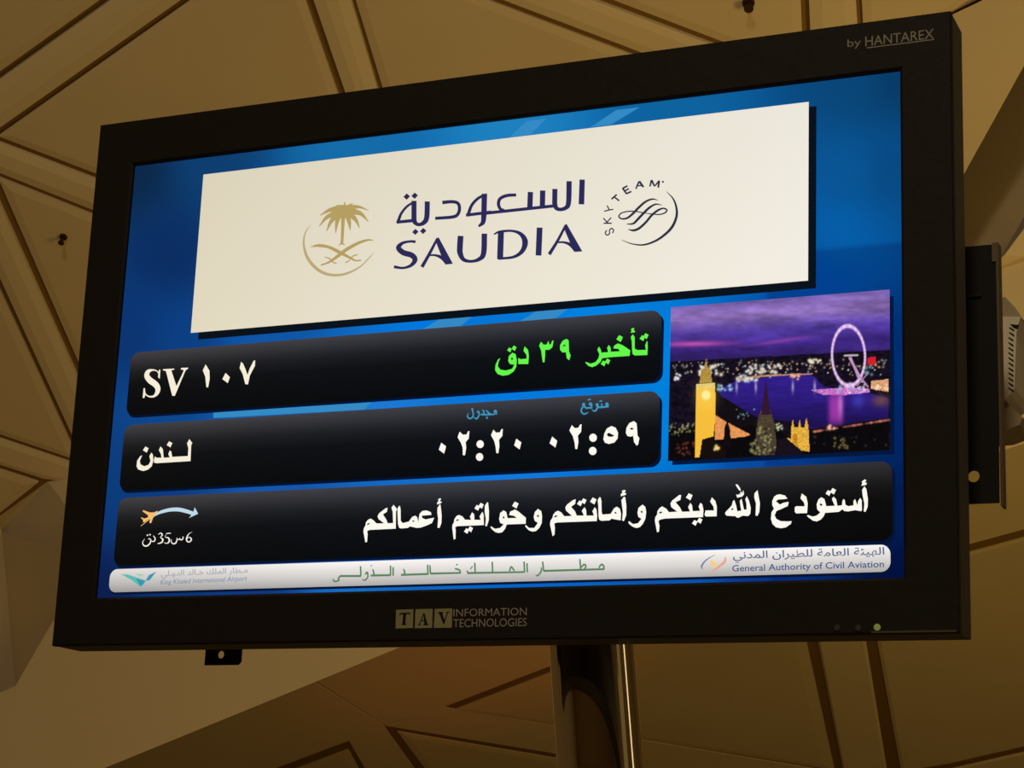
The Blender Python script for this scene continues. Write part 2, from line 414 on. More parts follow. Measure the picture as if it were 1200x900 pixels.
# ================================================================== POLE
def wdir(p): return M3 @ np.asarray(p, float)
pc = W(S(694, 762, -.20)); top = W(np.array([0, .05, -.2]))[2]
pr = .0525
n = 64; v = []; zs = [0, .012, .012, .03, top]; rs = [.16, .16, .06, pr, pr]
pole = empty('display_stand', (pc[0], pc[1], 0))
finish(pole, 'polished steel pole standing below and behind the display', 'pole')
def lathe(name, prof, mat, parent, k=64, smooth=True):
    v = []; f = []
    for r, z in prof:
        for i in range(k): a = 2 * math.pi * i / k; v.append((r * math.cos(a), r * math.sin(a), z))
    for j in range(len(prof) - 1):
        for i in range(k): f.append((j * k + i, j * k + (i + 1) % k, (j + 1) * k + (i + 1) % k, (j + 1) * k + i))
    m = len(v); v += v[:k] + v[(len(prof) - 1) * k:len(prof) * k]      # end discs with their own vertices keep the side shading clean
    f.append(tuple(range(m, m + k))[::-1]); f.append(tuple(range(m + k, m + 2 * k)))
    o = mesh_obj(name, v, f, mat, parent)
    for p in o.data.polygons: p.use_smooth = len(p.vertices) == 4 and smooth
    return o
lathe('base_plate', [(.17, 0), (.17, .012)], M_STEELPOLE, pole, smooth=False)
lathe('pole', [(pr, .0121), (pr, top)], M_STEELPOLE, pole)
lathe('cap', [(pr * .99, top + .0005), (pr * .8, top + .006)], M_BLACK, pole)

# ================================================================== DISPLAY
disp = empty('flight_display', W(BASE), M3)
finish(disp, 'large black framed flight information screen on a steel pole, seen from below', 'screen')
HX, YT, YB = .5675, .3495, -.346
OX, OY = .5095, .2868
# front frame: bevelled ring
ring = lambda x, yt, yb, z: [(-x, yb, z), (x, yb, z), (x, yt, z), (-x, yt, z)]
loops = [ring(HX, YT, YB, -.004), ring(HX, YT, YB, .0045), ring(HX - .0015, YT - .0015, YB + .0015, .006),
         ring(OX + .003, OY + .003, -OY - .003, .006), ring(OX, OY, -OY, .0035), ring(OX, OY, -OY, -.004)]
v = [p for lp in loops for p in lp]; f = []
for j in range(len(loops)):
    for i in range(4):
        a, b = j, (j + 1) % len(loops); f.append((a * 4 + i, a * 4 + (i + 1) % 4, b * 4 + (i + 1) % 4, b * 4 + i))
bezel = mesh_obj('bezel', dverts(v), f, M_BEZEL, disp)
v, f = box(-HX + .0005, HX - .0005, YB + .0005, YT - .0005, -.056, -.0042)
case = mesh_obj('case', dverts(v), f, M_SIDE, disp)
# cooling slots along the top of the case
for i in range(12):
    x = -.33 + i * .06
    v, f = box(x, x + .04, YT - .002, YT + .0006, -.038, -.030); mesh_obj('slot', dverts(v), f, M_BLACK, case)
# lights at lower right
def ring_disc(name, px, py, r, mat, label):
    c = S(px, py, .006); k = 20; v = []
    for rr, z in ((r, .0055), (r, .0068), (r * .75, .0078)):
        for i in range(k): a = 2 * math.pi * i / k; v.append((c[0] + rr * math.cos(a), c[1] + rr * math.sin(a), z))
    f = [tuple(range(k))[::-1], tuple(range(2 * k, 3 * k))]
    for j in range(2):
        for i in range(k): f.append((j * k + i, j * k + (i + 1) % k, (j + 1) * k + (i + 1) % k, (j + 1) * k + i))
    o = mesh_obj(name, dverts(v), f, mat, bezel); o['label'] = label
ring_disc('button', 981, 736, .0038, principled('dark_button', (46, 48, 38), .4), 'dim round button')
ring_disc('button', 1006, 736, .0038, MATS['dark_button'], 'dim round button')
ring_disc('indicator_light', 1028, 735, .0036, glow('green_led', (104, 110, 52)), 'pale green round indicator light')
a, b = S(1021, 745.5, .006), S(1121, 744, .006)
v, f = box(a[0], b[0], YB + .0008, YB + .0030, .0045, .0066); mesh_obj('strip', dverts(v), f, M_LIP, bezel)['label'] = 'thin pale strip at the lower right edge'
# printing on the frame
k = Ink(.0063)
k.text('by', (993, 58), (1009, 56.5), (993, 46.2))
k.text('HANTAREX', (1014, 54.2), (1094.5, 45), (1014, 43), offset=.004)
k.stroke((985, 25, 10), [(305, 312, 12), (1098, 212, 12)])
k.build('lettering', M_PRINT, bezel, 'grey maker lettering with a line under its second word')
T = (455, 700, 7.06)
k = Ink(.0063)
for q in ([(65, 103), (208, 98), (204, 253), (60, 258)], [(225, 98), (368, 95), (363, 252), (219, 256)], [(385, 95), (530, 92), (526, 250), (377, 253)]):
    k = Ink(.0063); k.poly(T, q); k.build('logo_tile', M_PRINTGOLD, bezel)
k = Ink(.0067)
k.stroke(T, [(95, 135, 10), (178, 130, 10)]); k.stroke(T, [(136, 132, 24), (128, 222, 24)]); k.stroke(T, [(112, 225, 7), (148, 223, 7)])
k.stroke(T, [(98, 135, 7), (96, 152, 5)]); k.stroke(T, [(177, 130, 7), (176, 148, 5)])
k.poly(T, [(290, 132), (300, 131), (325, 225), (298, 226)]); k.stroke(T, [(292, 135, 6), (258, 222, 6)]); k.stroke(T, [(272, 192, 6), (310, 190, 6)])
k.stroke(T, [(248, 225, 7), (270, 224, 7)]); k.stroke(T, [(290, 227, 7), (332, 224, 7)])
k.poly(T, [(420, 127), (446, 126), (468, 200), (455, 222)]); k.stroke(T, [(490, 126, 6), (458, 218, 8)]); k.stroke(T, [(410, 126, 7), (455, 124, 7)]); k.stroke(T, [(478, 124, 7), (503, 122, 7)])
k.build('lettering', M_PRINTBLACK, bezel, 'three black serif capitals on the gold squares')
k = Ink(.0063)
k.text('INFORMATION', (531.3, 722.6), (617.3, 721), (531.5, 713.7))
k.text('TECHNOLOGIES', (531.0, 735.2), (617.2, 733.8), (531.2, 725.6))
k.build('lettering', M_PRINT, bezel, 'two lines of small grey capitals')

# ---- the lit screen
SAMP = [(160, 200, 13, 40, 72), (200, 300, 12, 45, 98), (150, 400, 12, 52, 112), (135, 560, 12, 60, 122), (120, 690, 13, 30, 78), (240, 195, 14, 62, 112),
        (400, 172, 20, 108, 168), (600, 150, 30, 128, 190), (800, 125, 14, 98, 158), (1000, 95, 10, 70, 120), (1050, 92, 8, 58, 100), (1000, 200, 10, 86, 150),
        (1040, 200, 8, 72, 128), (985, 270, 6, 94, 168), (780, 420, 0, 130, 224), (778, 500, 0, 130, 222), (180, 490, 14, 70, 140),
        (300, 482, 22, 96, 176), (450, 475, 28, 122, 214), (600, 460, 2, 122, 222), (180, 580, 14, 58, 128), (320, 572, 20, 86, 172), (600, 560, 16, 122, 222),
        (900, 545, 8, 72, 160), (1048, 600, 4, 34, 92), (400, 665, 24, 112, 198), (800, 645, 10, 86, 176), (200, 660, 12, 50, 110), (300, 700, 14, 54, 126),
        (600, 690, 4, 98, 196), (900, 682, 8, 52, 134), (1052, 675, 4, 20, 72), (500, 385, 0, 120, 222), (300, 398, 14, 86, 168), (220, 405, 12, 62, 130),
        (700, 375, 0, 130, 226), (1050, 420, 2, 56, 130), (1050, 500, 2, 46, 112), (960, 340, 0, 80, 168)]
def bg(x, y):
    px, py = to_px(x, y); A = np.array(SAMP, float); out = np.zeros((len(px), 3)); wsum = np.zeros(len(px))
    for a in A:
        w = 1 / (((px - a[0]) ** 2 + (py - a[1]) ** 2) + 600) ** 1.5; out += w[:, None] * a[2:]; wsum += w
    out /= wsum[:, None]
    out[(y < .0885) & (px > 900)] *= np.array([.7, .80, .86])
    return out
screen = pixel_sheet('screen', 0.0, rrows(-.5093, .5093, -.2866, .2866, 0, 150, 84), bg, disp)
T1 = (0, 0, 1)
for q in ([(597, 161), (617, 142), (640, 139), (621, 158)], [(692, 149), (722, 129), (750, 125.5), (716, 146)], [(495, 386), (515, 374), (553, 371), (540, 382)],
          [(607, 378), (630, 364), (668, 360), (650, 374)], [(250, 479), (250, 490), (427, 480), (438, 468)]):
    k = Ink(.0003); k.poly(T1, q); k.build('light_streak', glow('streak_pixels', (52, 138, 196)), screen)
def rect_ink(z, x0, x1, y0, y1, r=0, n=6):
    k = Ink(z); pts = []
    for cx, cy, a0 in ((x1 - r, y1 - r, 0), (x0 + r, y1 - r, 90), (x0 + r, y0 + r, 180), (x1 - r, y0 + r, 270)):
        for i in range(n + 1 if r else 1):
            a = math.radians(a0 + 90 * i / n); pts.append((cx + r * math.cos(a), cy + r * math.sin(a), z))
    b = len(k.v); k.v += pts; k.f.append(tuple(range(b, b + len(pts)))); return k
rect_ink(.0005, -.3905, .4125, .0405, .257).build('banner_shadow', M_SHADE, screen)
rect_ink(.0005, .248, .4995, -.1525, .024).build('picture_shadow', glow('deep_blue_pixels', (2, 24, 62)), screen)
def banner_c(x, y):
    t = (x + .4) / .8; return np.array([226, 217, 192]) * (1 - t)[:, None] + np.array([243, 238, 226]) * t[:, None] - ((y - .05) / .2 * 6)[:, None]
banner = pixel_sheet('banner', .0009, rrows(-.4019, .4036, .0500, .2630, 0, 20, 8), banner_c, screen, 'cream banner with airline emblem and lettering')
def panel_c(y0, y1):
    def f(x, y):
        t = (y1 - y) / (y1 - y0); g = np.interp(t, [0, .12, .3, .5, 1], [66, 54, 32, 18, 12])
        px = to_px(x, y)[0]; c = np.stack([g, g * .97, g], 1)
        lx = np.clip((px - 150) / 900, 0, 1); c[:, 2] += 5 * np.sin(lx * math.pi) * (1 - t * .5); c[:, 0] -= 3 * np.sin(lx * math.pi)
        return c * (1 - .25 * np.clip((lx - .6) * 2.5, 0, 1))[:, None]
    return f
for (x0, x1, y0, y1) in ((-.4895, .2315, -.0535, .0300), (-.4900, .2315, -.1510, -.0655), (-.4890, .4970, -.2465, -.1600)):
    rect_ink(.0005, x0 + .002, x1 + .003, y0 - .003, y1 - .004, .012).build('panel_shadow', glow('panel_shadow_pixels', (4, 20, 52)), screen)
    pixel_sheet('text_panel', .0009, rrows(x0, x1, y0, y1, .0125, 40, 14), panel_c(y0, y1), screen)
def bar_c(x, y):
    t = (-.2505 - y) / .029; g = np.interp(t, [0, .25, .6, 1], [252, 236, 214, 176]); px = to_px(x, y)[0]
    fade = 1 - .1 * np.clip((400 - px) / 270, 0, 1)
    return np.stack([g, g * .98, g * .965], 1) * fade[:, None]
rect_ink(.0005, -.492, .496, -.2825, -.254, .01).build('panel_shadow', MATS['panel_shadow_pixels'], screen)
pixel_sheet('footer_bar', .0009, rrows(-.4925, .4945, -.2797, -.2505, .0105, 60, 8), bar_c, screen, 'white rounded bar along the foot of the screen')

# ---- city picture
def city(x, y):
    px, py = to_px(x, y); X = (px - 770) * 4.09; Y = (py - 330) * 4.09; n = len(X); rr = np.random.RandomState(7)
    def vn(sx, sy, seed):
        r = np.random.RandomState(seed); g = r.rand(64, 64); u = (X / sx) % 63; v_ = (Y / sy) % 63
        i = u.astype(int); j = v_.astype(int); a = u - i; b = v_ - j; a = a * a * (3 - 2 * a); b = b * b * (3 - 2 * b)
        return g[j, i] * (1 - a) * (1 - b) + g[j, i + 1] * a * (1 - b) + g[j + 1, i] * (1 - a) * b + g[j + 1, i + 1] * a * b
    cloud = .5 * vn(260, 45, 1) + .3 * vn(90, 20, 2) + .2 * vn(30, 9, 3)
    hz = 386 - .055 * (X - 60)
    t = Y + (X - 60) * .06
    sky = np.stack([np.interp(t, [60, 190, 260, 330, 390], [c[i] for c in ((100, 82, 150), (136, 106, 176), (82, 60, 158), (66, 42, 136), (50, 32, 100))]) for i in range(3)], 1)
    sky = sky * (.66 + .68 * cloud)[:, None]
    def ell(cx, cy, rx, ry, ang=0):
        ca, sa = math.cos(math.radians(ang)), math.sin(math.radians(ang)); dx = X - cx; dy = Y - cy
        return ((dx * ca + dy * sa) / rx) ** 2 + ((-dx * sa + dy * ca) / ry) ** 2
    def blend(c, col, m): m = np.clip(m, 0, 1)[:, None]; return c * (1 - m) + np.array(col, float) * m
    sky = blend(sky, (200, 84, 176), np.exp(-ell(180, 300, 180, 14, -1) * 1.2) * .9)
    sky = blend(sky, (150, 70, 170), np.exp(-ell(600, 285, 130, 10, -8)) * .7)
    C = sky.copy()
    def inside(pts):
        m = np.zeros(n, bool); k = len(pts)
        for i in range(k):
            (xa, ya), (xb, yb) = pts[i], pts[(i + 1) % k]
            if ya == yb: continue
            m ^= ((ya > Y) != (yb > Y)) & (X < (xb - xa) * (Y - ya) / (yb - ya) + xa)
        return m
    def fill(pts, col, jit=0.0):
        m = inside(pts); k = m.sum(); C[m] = np.array(col, float) * (1 + jit * (rr.rand(k, 1) - .5))
    land = Y > hz; C[land] = np.array([20, 14, 28]) * (0.6 + .9 * vn(14, 9, 5))[land][:, None]
    def lights(pts, cnt, cols, r0=2.5, r1=5):
        P = np.array(pts); lo = P.min(0); hi = P.max(0)
        for _ in range(cnt):
            cx = lo[0] + rr.rand() * (hi[0] - lo[0]); cy = lo[1] + rr.rand() * (hi[1] - lo[1]); col = cols[rr.randint(len(cols))]
            r = r0 + rr.rand() * (r1 - r0); m = np.exp(-(((X - cx) / r) ** 2 + ((Y - cy) / r) ** 2)); C[:] = blend(C, col, m)
    warm = [(230, 190, 120), (240, 235, 220), (200, 140, 90), (150, 170, 160)]
    lights([(70, 385), (1100, 450)], 95, warm, 2.5, 5); lights([(70, 375), (1100, 420)], 60, [(120, 140, 130), (150, 130, 110)], 3, 6)
    lights([(430, 400), (600, 440)], 30, [(235, 235, 225), (230, 220, 190)], 4, 9)
    lights([(200, 400), (310, 455)], 26, [(235, 225, 190), (245, 240, 220)], 5, 10)
    lights([(725, 370), (790, 392)], 14, [(240, 225, 190)], 4, 8); lights([(85, 440), (125, 480)], 10, [(235, 235, 230)], 4, 7)
    fill([(290, 520), (380, 478), (470, 470), (560, 455), (745, 448), (800, 505), (1010, 535), (1112, 560), (1112, 655), (1010, 668), (740, 706), (640, 672), (480, 650), (400, 610), (320, 560)], (46, 28, 124), .08)
    m = inside([(290, 480), (560, 455), (745, 448), (1112, 560), (1112, 700), (300, 700)]) & (C[:, 2] > 90)
    C[m] *= (np.interp(Y[m], [450, 560, 690], [1.1, 1.0, .62]))[:, None] * (.9 + .2 * vn(60, 5, 9)[m])[:, None]
    for cx in (383, 475, 652, 757): C[:] = blend(C, (190, 180, 210), np.exp(-(((X - cx) / 6) ** 2 + ((Y - 505) / 28) ** 2)) * .8)
    fill([(380, 470), (470, 452), (560, 446), (745, 440), (745, 447), (560, 454), (470, 464), (385, 484)], (176, 130, 110), .5)
    lights([(380, 455), (560, 480)], 18, [(235, 220, 200), (150, 200, 220)], 4, 9); lights([(290, 495), (370, 525)], 12, [(120, 190, 210), (200, 215, 220)], 4, 8)
    lights([(640, 450), (680, 475)], 6, [(255, 190, 150)], 4, 10)
    fill([(285, 545), (330, 560), (470, 650), (480, 690), (380, 700), (285, 640)], (18, 14, 18), .5)
    lights([(380, 610), (470, 660)], 12, [(120, 150, 160)], 3, 5)
    fill([(738, 520), (860, 512), (900, 505), (1020, 515), (1020, 532), (900, 545), (800, 545)], (196, 120, 190), .7)
    lights([(860, 490), (1000, 535)], 26, [(220, 190, 240), (120, 170, 220), (250, 230, 250)], 4, 8)
    C[:] = blend(C, (176, 60, 176), np.exp(-(np.abs((X - 858) / 36) ** 4 + np.abs((Y - 610) / 78) ** 4)) * .85)
    C[:] = blend(C, (205, 130, 210), np.exp(-(((X - 880) / 12) ** 2 + ((Y - 590) / 60) ** 2)) * .7)
    C[:] = blend(C, (70, 70, 190), np.exp(-(((X - 965) / 30) ** 2 + ((Y - 575) / 30) ** 2)) * .7)
    C[:] = blend(C, (120, 80, 60), np.exp(-(((X - 1075) / 40) ** 2 + ((Y - 572) / 28) ** 2)) * .8)
    fill([(1028, 478), (1112, 468), (1112, 530), (1028, 515)], (216, 158, 116), .4)
    lights([(1030, 495), (1110, 520)], 10, [(255, 230, 190)], 4, 7)
    fill([(1008, 366), (1048, 362), (1048, 404), (1010, 400)], (206, 34, 44), .2)
    lights([(1000, 410), (1035, 450)], 8, [(100, 150, 150)], 4, 8)
    # embankment
    fill([(650, 760), (740, 716), (900, 690), (1112, 655), (1115, 860), (60, 860), (60, 700), (380, 700), (480, 690), (560, 690)], (12, 9, 12), .8)
    for i in range(70):
        u = rr.rand(); C[:] = blend(C, (214, 120, 96), np.exp(-(((X - (745 + 367 * u)) / 7) ** 2 + ((Y - (722 - 58 * u)) / 4.5) ** 2)) * .5)
    lights([(820, 690), (860, 705)], 4, [(255, 190, 150)], 6, 10)
    lights([(60, 680), (190, 740)], 40, [(180, 170, 110), (90, 100, 60)], 3, 6); lights([(90, 770), (180, 830)], 20, [(110, 50, 40)], 3, 7)
    lights([(850, 750), (915, 800)], 14, [(120, 110, 60)], 4, 7); lights([(740, 740), (1100, 800)], 12, [(50, 50, 40)], 3, 6)
    # lit diagonal wall
    fill([(280, 640), (330, 672), (450, 735), (420, 745), (372, 750), (280, 760)], (226, 150, 84), .3)
    fill([(318, 790), (325, 700), (337, 668), (350, 700), (358, 790)], (18, 12, 16)); fill([(215, 850), (218, 760), (262, 745), (330, 800), (335, 850)], (22, 14, 12), .4)
    lights([(265, 785), (300, 810)], 5, [(250, 220, 130)], 5, 9)
    # clock tower
    fill([(188, 492), (280, 486), (282, 650), (272, 742), (218, 758), (205, 842), (182, 846)], (246, 190, 58), .04)
    fill([(188, 492), (280, 486), (281, 512), (189, 518)], (226, 200, 120), .3)
    fill([(205, 488), (212, 430), (228, 415), (236, 372), (244, 414), (258, 425), (266, 486)], (172, 138, 62), .3)
    C[:] = blend(C, (255, 246, 190), np.clip(1.6 - ell(236, 545, 20, 21), 0, 1)); C[:] = blend(C, (255, 226, 110), np.exp(-ell(236, 545, 50, 60)) * .4)
    # gothic spire
    fill([(470, 832), (478, 700), (490, 640), (512, 590), (523, 470), (534, 590), (552, 640), (566, 690), (578, 832)], (74, 62, 46), .7)
    fill([(500, 640), (523, 470), (546, 640)], (50, 24, 44), .3); lights([(480, 690), (570, 830)], 60, [(150, 148, 96), (40, 34, 30)], 4, 8)
    lights([(450, 760), (475, 825)], 14, [(130, 130, 80)], 4, 7); lights([(572, 680), (600, 715)], 10, [(190, 200, 160)], 4, 7)
    # small lit towers
    fill([(620, 748), (645, 755), (645, 700), (652, 660), (658, 700), (678, 700), (685, 665), (692, 700), (708, 700), (717, 652), (727, 700), (732, 816), (690, 810)], (226, 172, 62), .4)
    fill([(655, 730), (672, 730), (672, 790), (655, 770)], (190, 130, 40), .3)
    fill([(560, 850), (580, 760), (618, 748), (700, 815), (690, 850)], (24, 16, 26), .3)
    # big wheel
    e = np.sqrt(ell(919, 357, 79, 143, -2)); m = np.exp(-((e - 1) / .075) ** 4)
    C[:] = blend(C, (222, 182, 232), m); a = np.arctan2(Y - 357, X - 919)
    C[:] = blend(C, (244, 226, 248), np.exp(-((e - 1.0) / .05) ** 2) * (np.sin(a * 32) > .2) * .8)
    for (xa, ya, xb, yb, w, col) in ((925, 368, 985, 480, 7, (205, 165, 205)), (930, 366, 966, 462, 6, (190, 150, 195)), (960, 440, 1012, 505, 5, (190, 150, 190)), (900, 356, 962, 354, 6, (190, 180, 180)), (1012, 440, 960, 500, 5, (160, 120, 160))):
        L = math.hypot(xb - xa, yb - ya); u = np.clip(((X - xa) * (xb - xa) + (Y - ya) * (yb - ya)) / L / L, 0, 1)
        d = np.hypot(X - xa - u * (xb - xa), Y - ya - u * (yb - ya)); C[:] = blend(C, col, np.clip((w - d) / 3, 0, 1))
    return C
pixel_sheet('city_picture', .0012, rrows(.2428, .4955, -.1480, .0318, 0, 330, 236), city, screen, 'night picture of a river city with a clock tower and a lit observation wheel')

# ---- airline emblem
T = (340, 220, 7.5); k = Ink(.0014)
k.disc(T, 468, 210, 92, 60)
for st in ([(420, 185, 60), (340, 200, 32), (260, 245, 4)], [(400, 225, 50), (320, 262, 32), (255, 340, 5)], [(410, 240, 50), (358, 300, 32), (320, 382, 6)],
           [(430, 240, 46), (410, 310, 32), (400, 397, 6)], [(505, 250, 46), (520, 305, 32), (528, 374, 6)], [(520, 230, 54), (575, 280, 34), (611, 354, 5)],
           [(530, 205, 60), (620, 228, 36), (688, 298, 5)], [(510, 180, 56), (600, 168, 26), (690, 200, 4)], [(450, 180, 50), (430, 165, 30), (408, 155, 5)],
           [(482, 175, 40), (480, 150, 16), (480, 125, 8)], [(500, 175, 40), (530, 150, 18), (552, 138, 5)],
           [(466, 250, 34), (460, 400, 26), (455, 492, 24)], [(428, 505, 6), (455, 490, 16), (480, 503, 6)],
           [(180, 520, 4), (250, 508, 26), (340, 522, 26), (420, 560, 30), (520, 612, 22), (575, 640, 14), (622, 638, 14)],
           [(735, 462, 4), (680, 460, 18), (600, 486, 26), (500, 540, 30), (420, 600, 28), (340, 655, 18), (270, 680, 12)]): k.stroke(T, st)
k.stroke(T, [(303, 610, 8), (345, 622, 11), (378, 655, 11), (408, 664, 11)]); k.stroke(T, [(592, 588, 10), (550, 602, 11), (520, 640, 8), (486, 658, 12)])
k.build('emblem', M_GOLD, screen, 'gold palm tree over two crossed swords')
k = Ink(.0013)
k.stroke(T, [(182, 325, 3), (132, 400, 12), (120, 500, 18), (150, 610, 26), (220, 700, 28), (310, 755, 26), (420, 768, 22), (520, 745, 18), (620, 690, 12), (700, 610, 8), (735, 570, 2)], n=10)
k.build('emblem', M_PALEGOLD, screen, 'thin pale gold crescent')
# ---- airline name
k = Ink(.0014, .2); T = (455, 210, 7.5)
for q in ((162, 153, 26), (232, 145, 26), (238, 463, 25), (307, 455, 25)): k.diamond(T, *q)
k.stroke(T, [(235, 198, 16), (170, 235, 18), (115, 300, 20), (82, 385, 26)]); k.stroke(T, [(74, 378, 24), (222, 363, 26)])
k.stroke(T, [(226, 190, 42), (226, 350, 42)], n=1); k.stroke(T, [(224, 340, 44), (235, 380, 36), (268, 399, 26), (312, 382, 36), (338, 335, 42), (343, 195, 42)], n=8)
k.stroke(T, [(475, 205, 28), (560, 198, 26), (612, 212, 26), (626, 260, 26), (608, 312, 26), (558, 333, 26), (412, 344, 24)], n=8)
k.stroke(T, [(862, 133, 20), (790, 168, 22), (732, 232, 24), (698, 325, 26)]); k.stroke(T, [(683, 316, 24), (906, 289, 26)])
k.stroke(T, [(845, 128, 46), (840, 330, 44)], n=1); k.stroke(T, [(840, 322, 44), (832, 380, 36), (793, 415, 14)])
k.stroke(T, [(240, 550, 22), (190, 547, 18), (125, 562, 24), (90, 602, 42), (132, 645, 46), (205, 668, 46), (235, 708, 42), (200, 757, 26), (130, 780, 18), (50, 770, 24)], n=8)
k.poly(T, [(434, 514), (443, 514), (566, 742), (510, 748), (470, 682), (424, 560)]); k.stroke(T, [(432, 520, 18), (362, 655, 24), (296, 772, 28)])
k.stroke(T, [(350, 670, 12), (410, 668, 16), (470, 690, 28), (520, 740, 34)])
k.stroke(T, [(636, 498, 48), (630, 590, 48), (632, 650, 46), (662, 706, 32), (730, 722, 22), (800, 702, 32), (838, 650, 44), (845, 478, 46)], n=8)
T = (570, 200, 7.5)
k.stroke(T, [(262, 213, 24), (180, 219, 26), (122, 245, 26), (106, 290, 26), (122, 335, 24), (155, 348, 20)], n=8)
k.stroke(T, [(-8, 374, 25), (600, 309, 25)])
for st in ([(387, 187, 44), (382, 322, 44)], [(495, 174, 44), (492, 312, 44)], [(602, 160, 42), (600, 295, 42)], [(842, 78, 44), (835, 296, 46)]): k.stroke(T, st)
k.stroke(T, [(600, 290, 42), (614, 328, 34), (650, 341, 28), (698, 326, 34), (722, 280, 42), (727, 92, 44)], n=8)
k.stroke(T, [(128, 540, 50), (120, 778, 50)]); k.stroke(T, [(65, 560, 8), (120, 536, 18), (230, 530, 18), (305, 560, 32), (340, 625, 48), (316, 705, 36), (240, 758, 22), (105, 774, 18)], n=8)
k.stroke(T, [(468, 500, 48), (458, 746, 48)])
k.poly(T, [(696, 472), (706, 472), (841, 708), (788, 713), (740, 642), (688, 520)]); k.stroke(T, [(698, 478, 18), (628, 612, 22), (552, 736, 28)])
k.stroke(T, [(612, 630, 12), (680, 630, 16), (740, 652, 28), (790, 705, 34)])
k.build('lettering', M_NAVY, screen, 'navy airline name in Arabic above Latin capitals')
# ---- alliance emblem
T = (690, 190, 7.5); k = Ink(.0014, .12)
k.stroke(T, [(682, 258, 2), (740, 320, 11), (770, 400, 17), (770, 480, 20), (732, 570, 22), (662, 642, 20), (580, 695, 17), (480, 727, 13), (380, 718, 8), (288, 684, 2)], n=10)
k.stroke(T, [(608, 335, 3), (560, 325, 12), (500, 347, 17), (440, 398, 19), (390, 450, 19), (340, 490, 16), (292, 498, 12), (264, 478, 11), (290, 446, 9), (360, 432, 9), (430, 436, 8), (510, 450, 6), (560, 456, 8), (620, 460, 9), (668, 446, 11), (686, 422, 12), (655, 406, 12), (605, 425, 17), (550, 470, 19), (500, 530, 19), (440, 583, 20), (390, 600, 17), (345, 590, 3)], n=8)
k.stroke(T, [(642, 378, 3), (590, 370, 12), (535, 398, 18), (480, 450, 20), (430, 503, 20), (390, 540, 16), (332, 545, 4)], n=8)
k.stroke(T, [(158, 598, 9), (145, 622, 9), (160, 641, 9), (182, 628, 9), (182, 600, 9), (198, 582, 9), (218, 598, 9), (208, 625, 9)], n=6)
for a in ([(130, 537, 10), (202, 537, 10)], [(168, 537, 9), (128, 492, 9)], [(160, 527, 9), (197, 487, 9)], [(135, 432, 9), (182, 420, 9)], [(182, 420, 9), (215, 415, 9)], [(182, 420, 9), (160, 382, 9)],
          [(199, 326, 13), (246, 284, 13)], [(221, 304, 12), (268, 340, 12)], [(297, 228, 15), (332, 280, 13)], [(296, 232, 13), (340, 208, 13)], [(314, 255, 12), (352, 233, 12)], [(330, 278, 13), (374, 257, 13)],
          [(413, 236, 11), (442, 168, 13)], [(444, 168, 17), (480, 220, 17)], [(424, 208, 9), (468, 205, 9)],
          [(537, 214, 13), (551, 156, 13)], [(552, 158, 16), (577, 212, 13)], [(579, 212, 10), (618, 163, 13)], [(619, 162, 15), (610, 224, 15)]): k.stroke(T, a)
k.disc(T, 652, 173, 9)
k.build('emblem', M_INK, screen, 'dark round alliance emblem with ribbon loops and curved capitals')

# ---- flight number, destination
k = Ink(.0014, -.2); T = (155, 400, 7.5)
k.poly(T, [(225, 318), (243, 330), (248, 248), (236, 247), (230, 262)])
k.stroke(T, [(238, 305, 8), (222, 266, 12), (185, 252, 16), (142, 264, 36), (128, 302, 48), (155, 342, 56), (200, 375, 56), (224, 410, 50), (218, 452, 38), (190, 482, 22), (150, 485, 16), (118, 465, 12), (103, 425, 10)], n=8)
k.poly(T, [(98, 410), (112, 410), (118, 465), (108, 498), (90, 500)])
k.poly(T, [(268, 243), (370, 238), (370, 250), (345, 256), (388, 392), (445, 272), (450, 252), (425, 248), (428, 232), (495, 230), (490, 242), (470, 256), (375, 480), (350, 480), (295, 262), (270, 256)])
k.poly(T, [(645, 200), (618, 255), (640, 310), (650, 405), (668, 405), (682, 330), (680, 258)]); k.poly(T, [(820, 275), (860, 315), (840, 370), (790, 332)])
k.poly(T, [(955, 178), (942, 235), (970, 290), (992, 378), (1018, 380), (1035, 300), (1080, 215), (1082, 165), (1065, 170), (1030, 240), (1013, 295), (995, 240), (975, 195)])
k.build('lettering', M_CREAM, screen, 'cream flight number in Latin capitals and Arabic figures'); k = Ink(.0014, -.2)
T = (150, 500, 10)
k.poly(T, [(718, 142), (690, 195), (705, 250), (700, 342), (520, 352), (508, 290), (490, 275), (470, 320), (485, 358), (420, 362), (410, 260), (380, 228), (360, 275), (385, 325), (390, 362), (335, 362), (315, 345), (302, 385), (305, 425), (340, 430), (735, 405), (742, 220), (755, 190)])
k.dot(T, 487, 207, .88); k.dot(T, 209, 268, .88)
k.poly(T, [(168, 335), (140, 400), (148, 440), (190, 462), (240, 445), (262, 400), (248, 345), (275, 300), (295, 330), (298, 400), (280, 465), (235, 505), (180, 522), (120, 505), (98, 465), (105, 400), (140, 345)])
k.build('lettering', M_CREAM, screen, 'cream city name in Arabic')
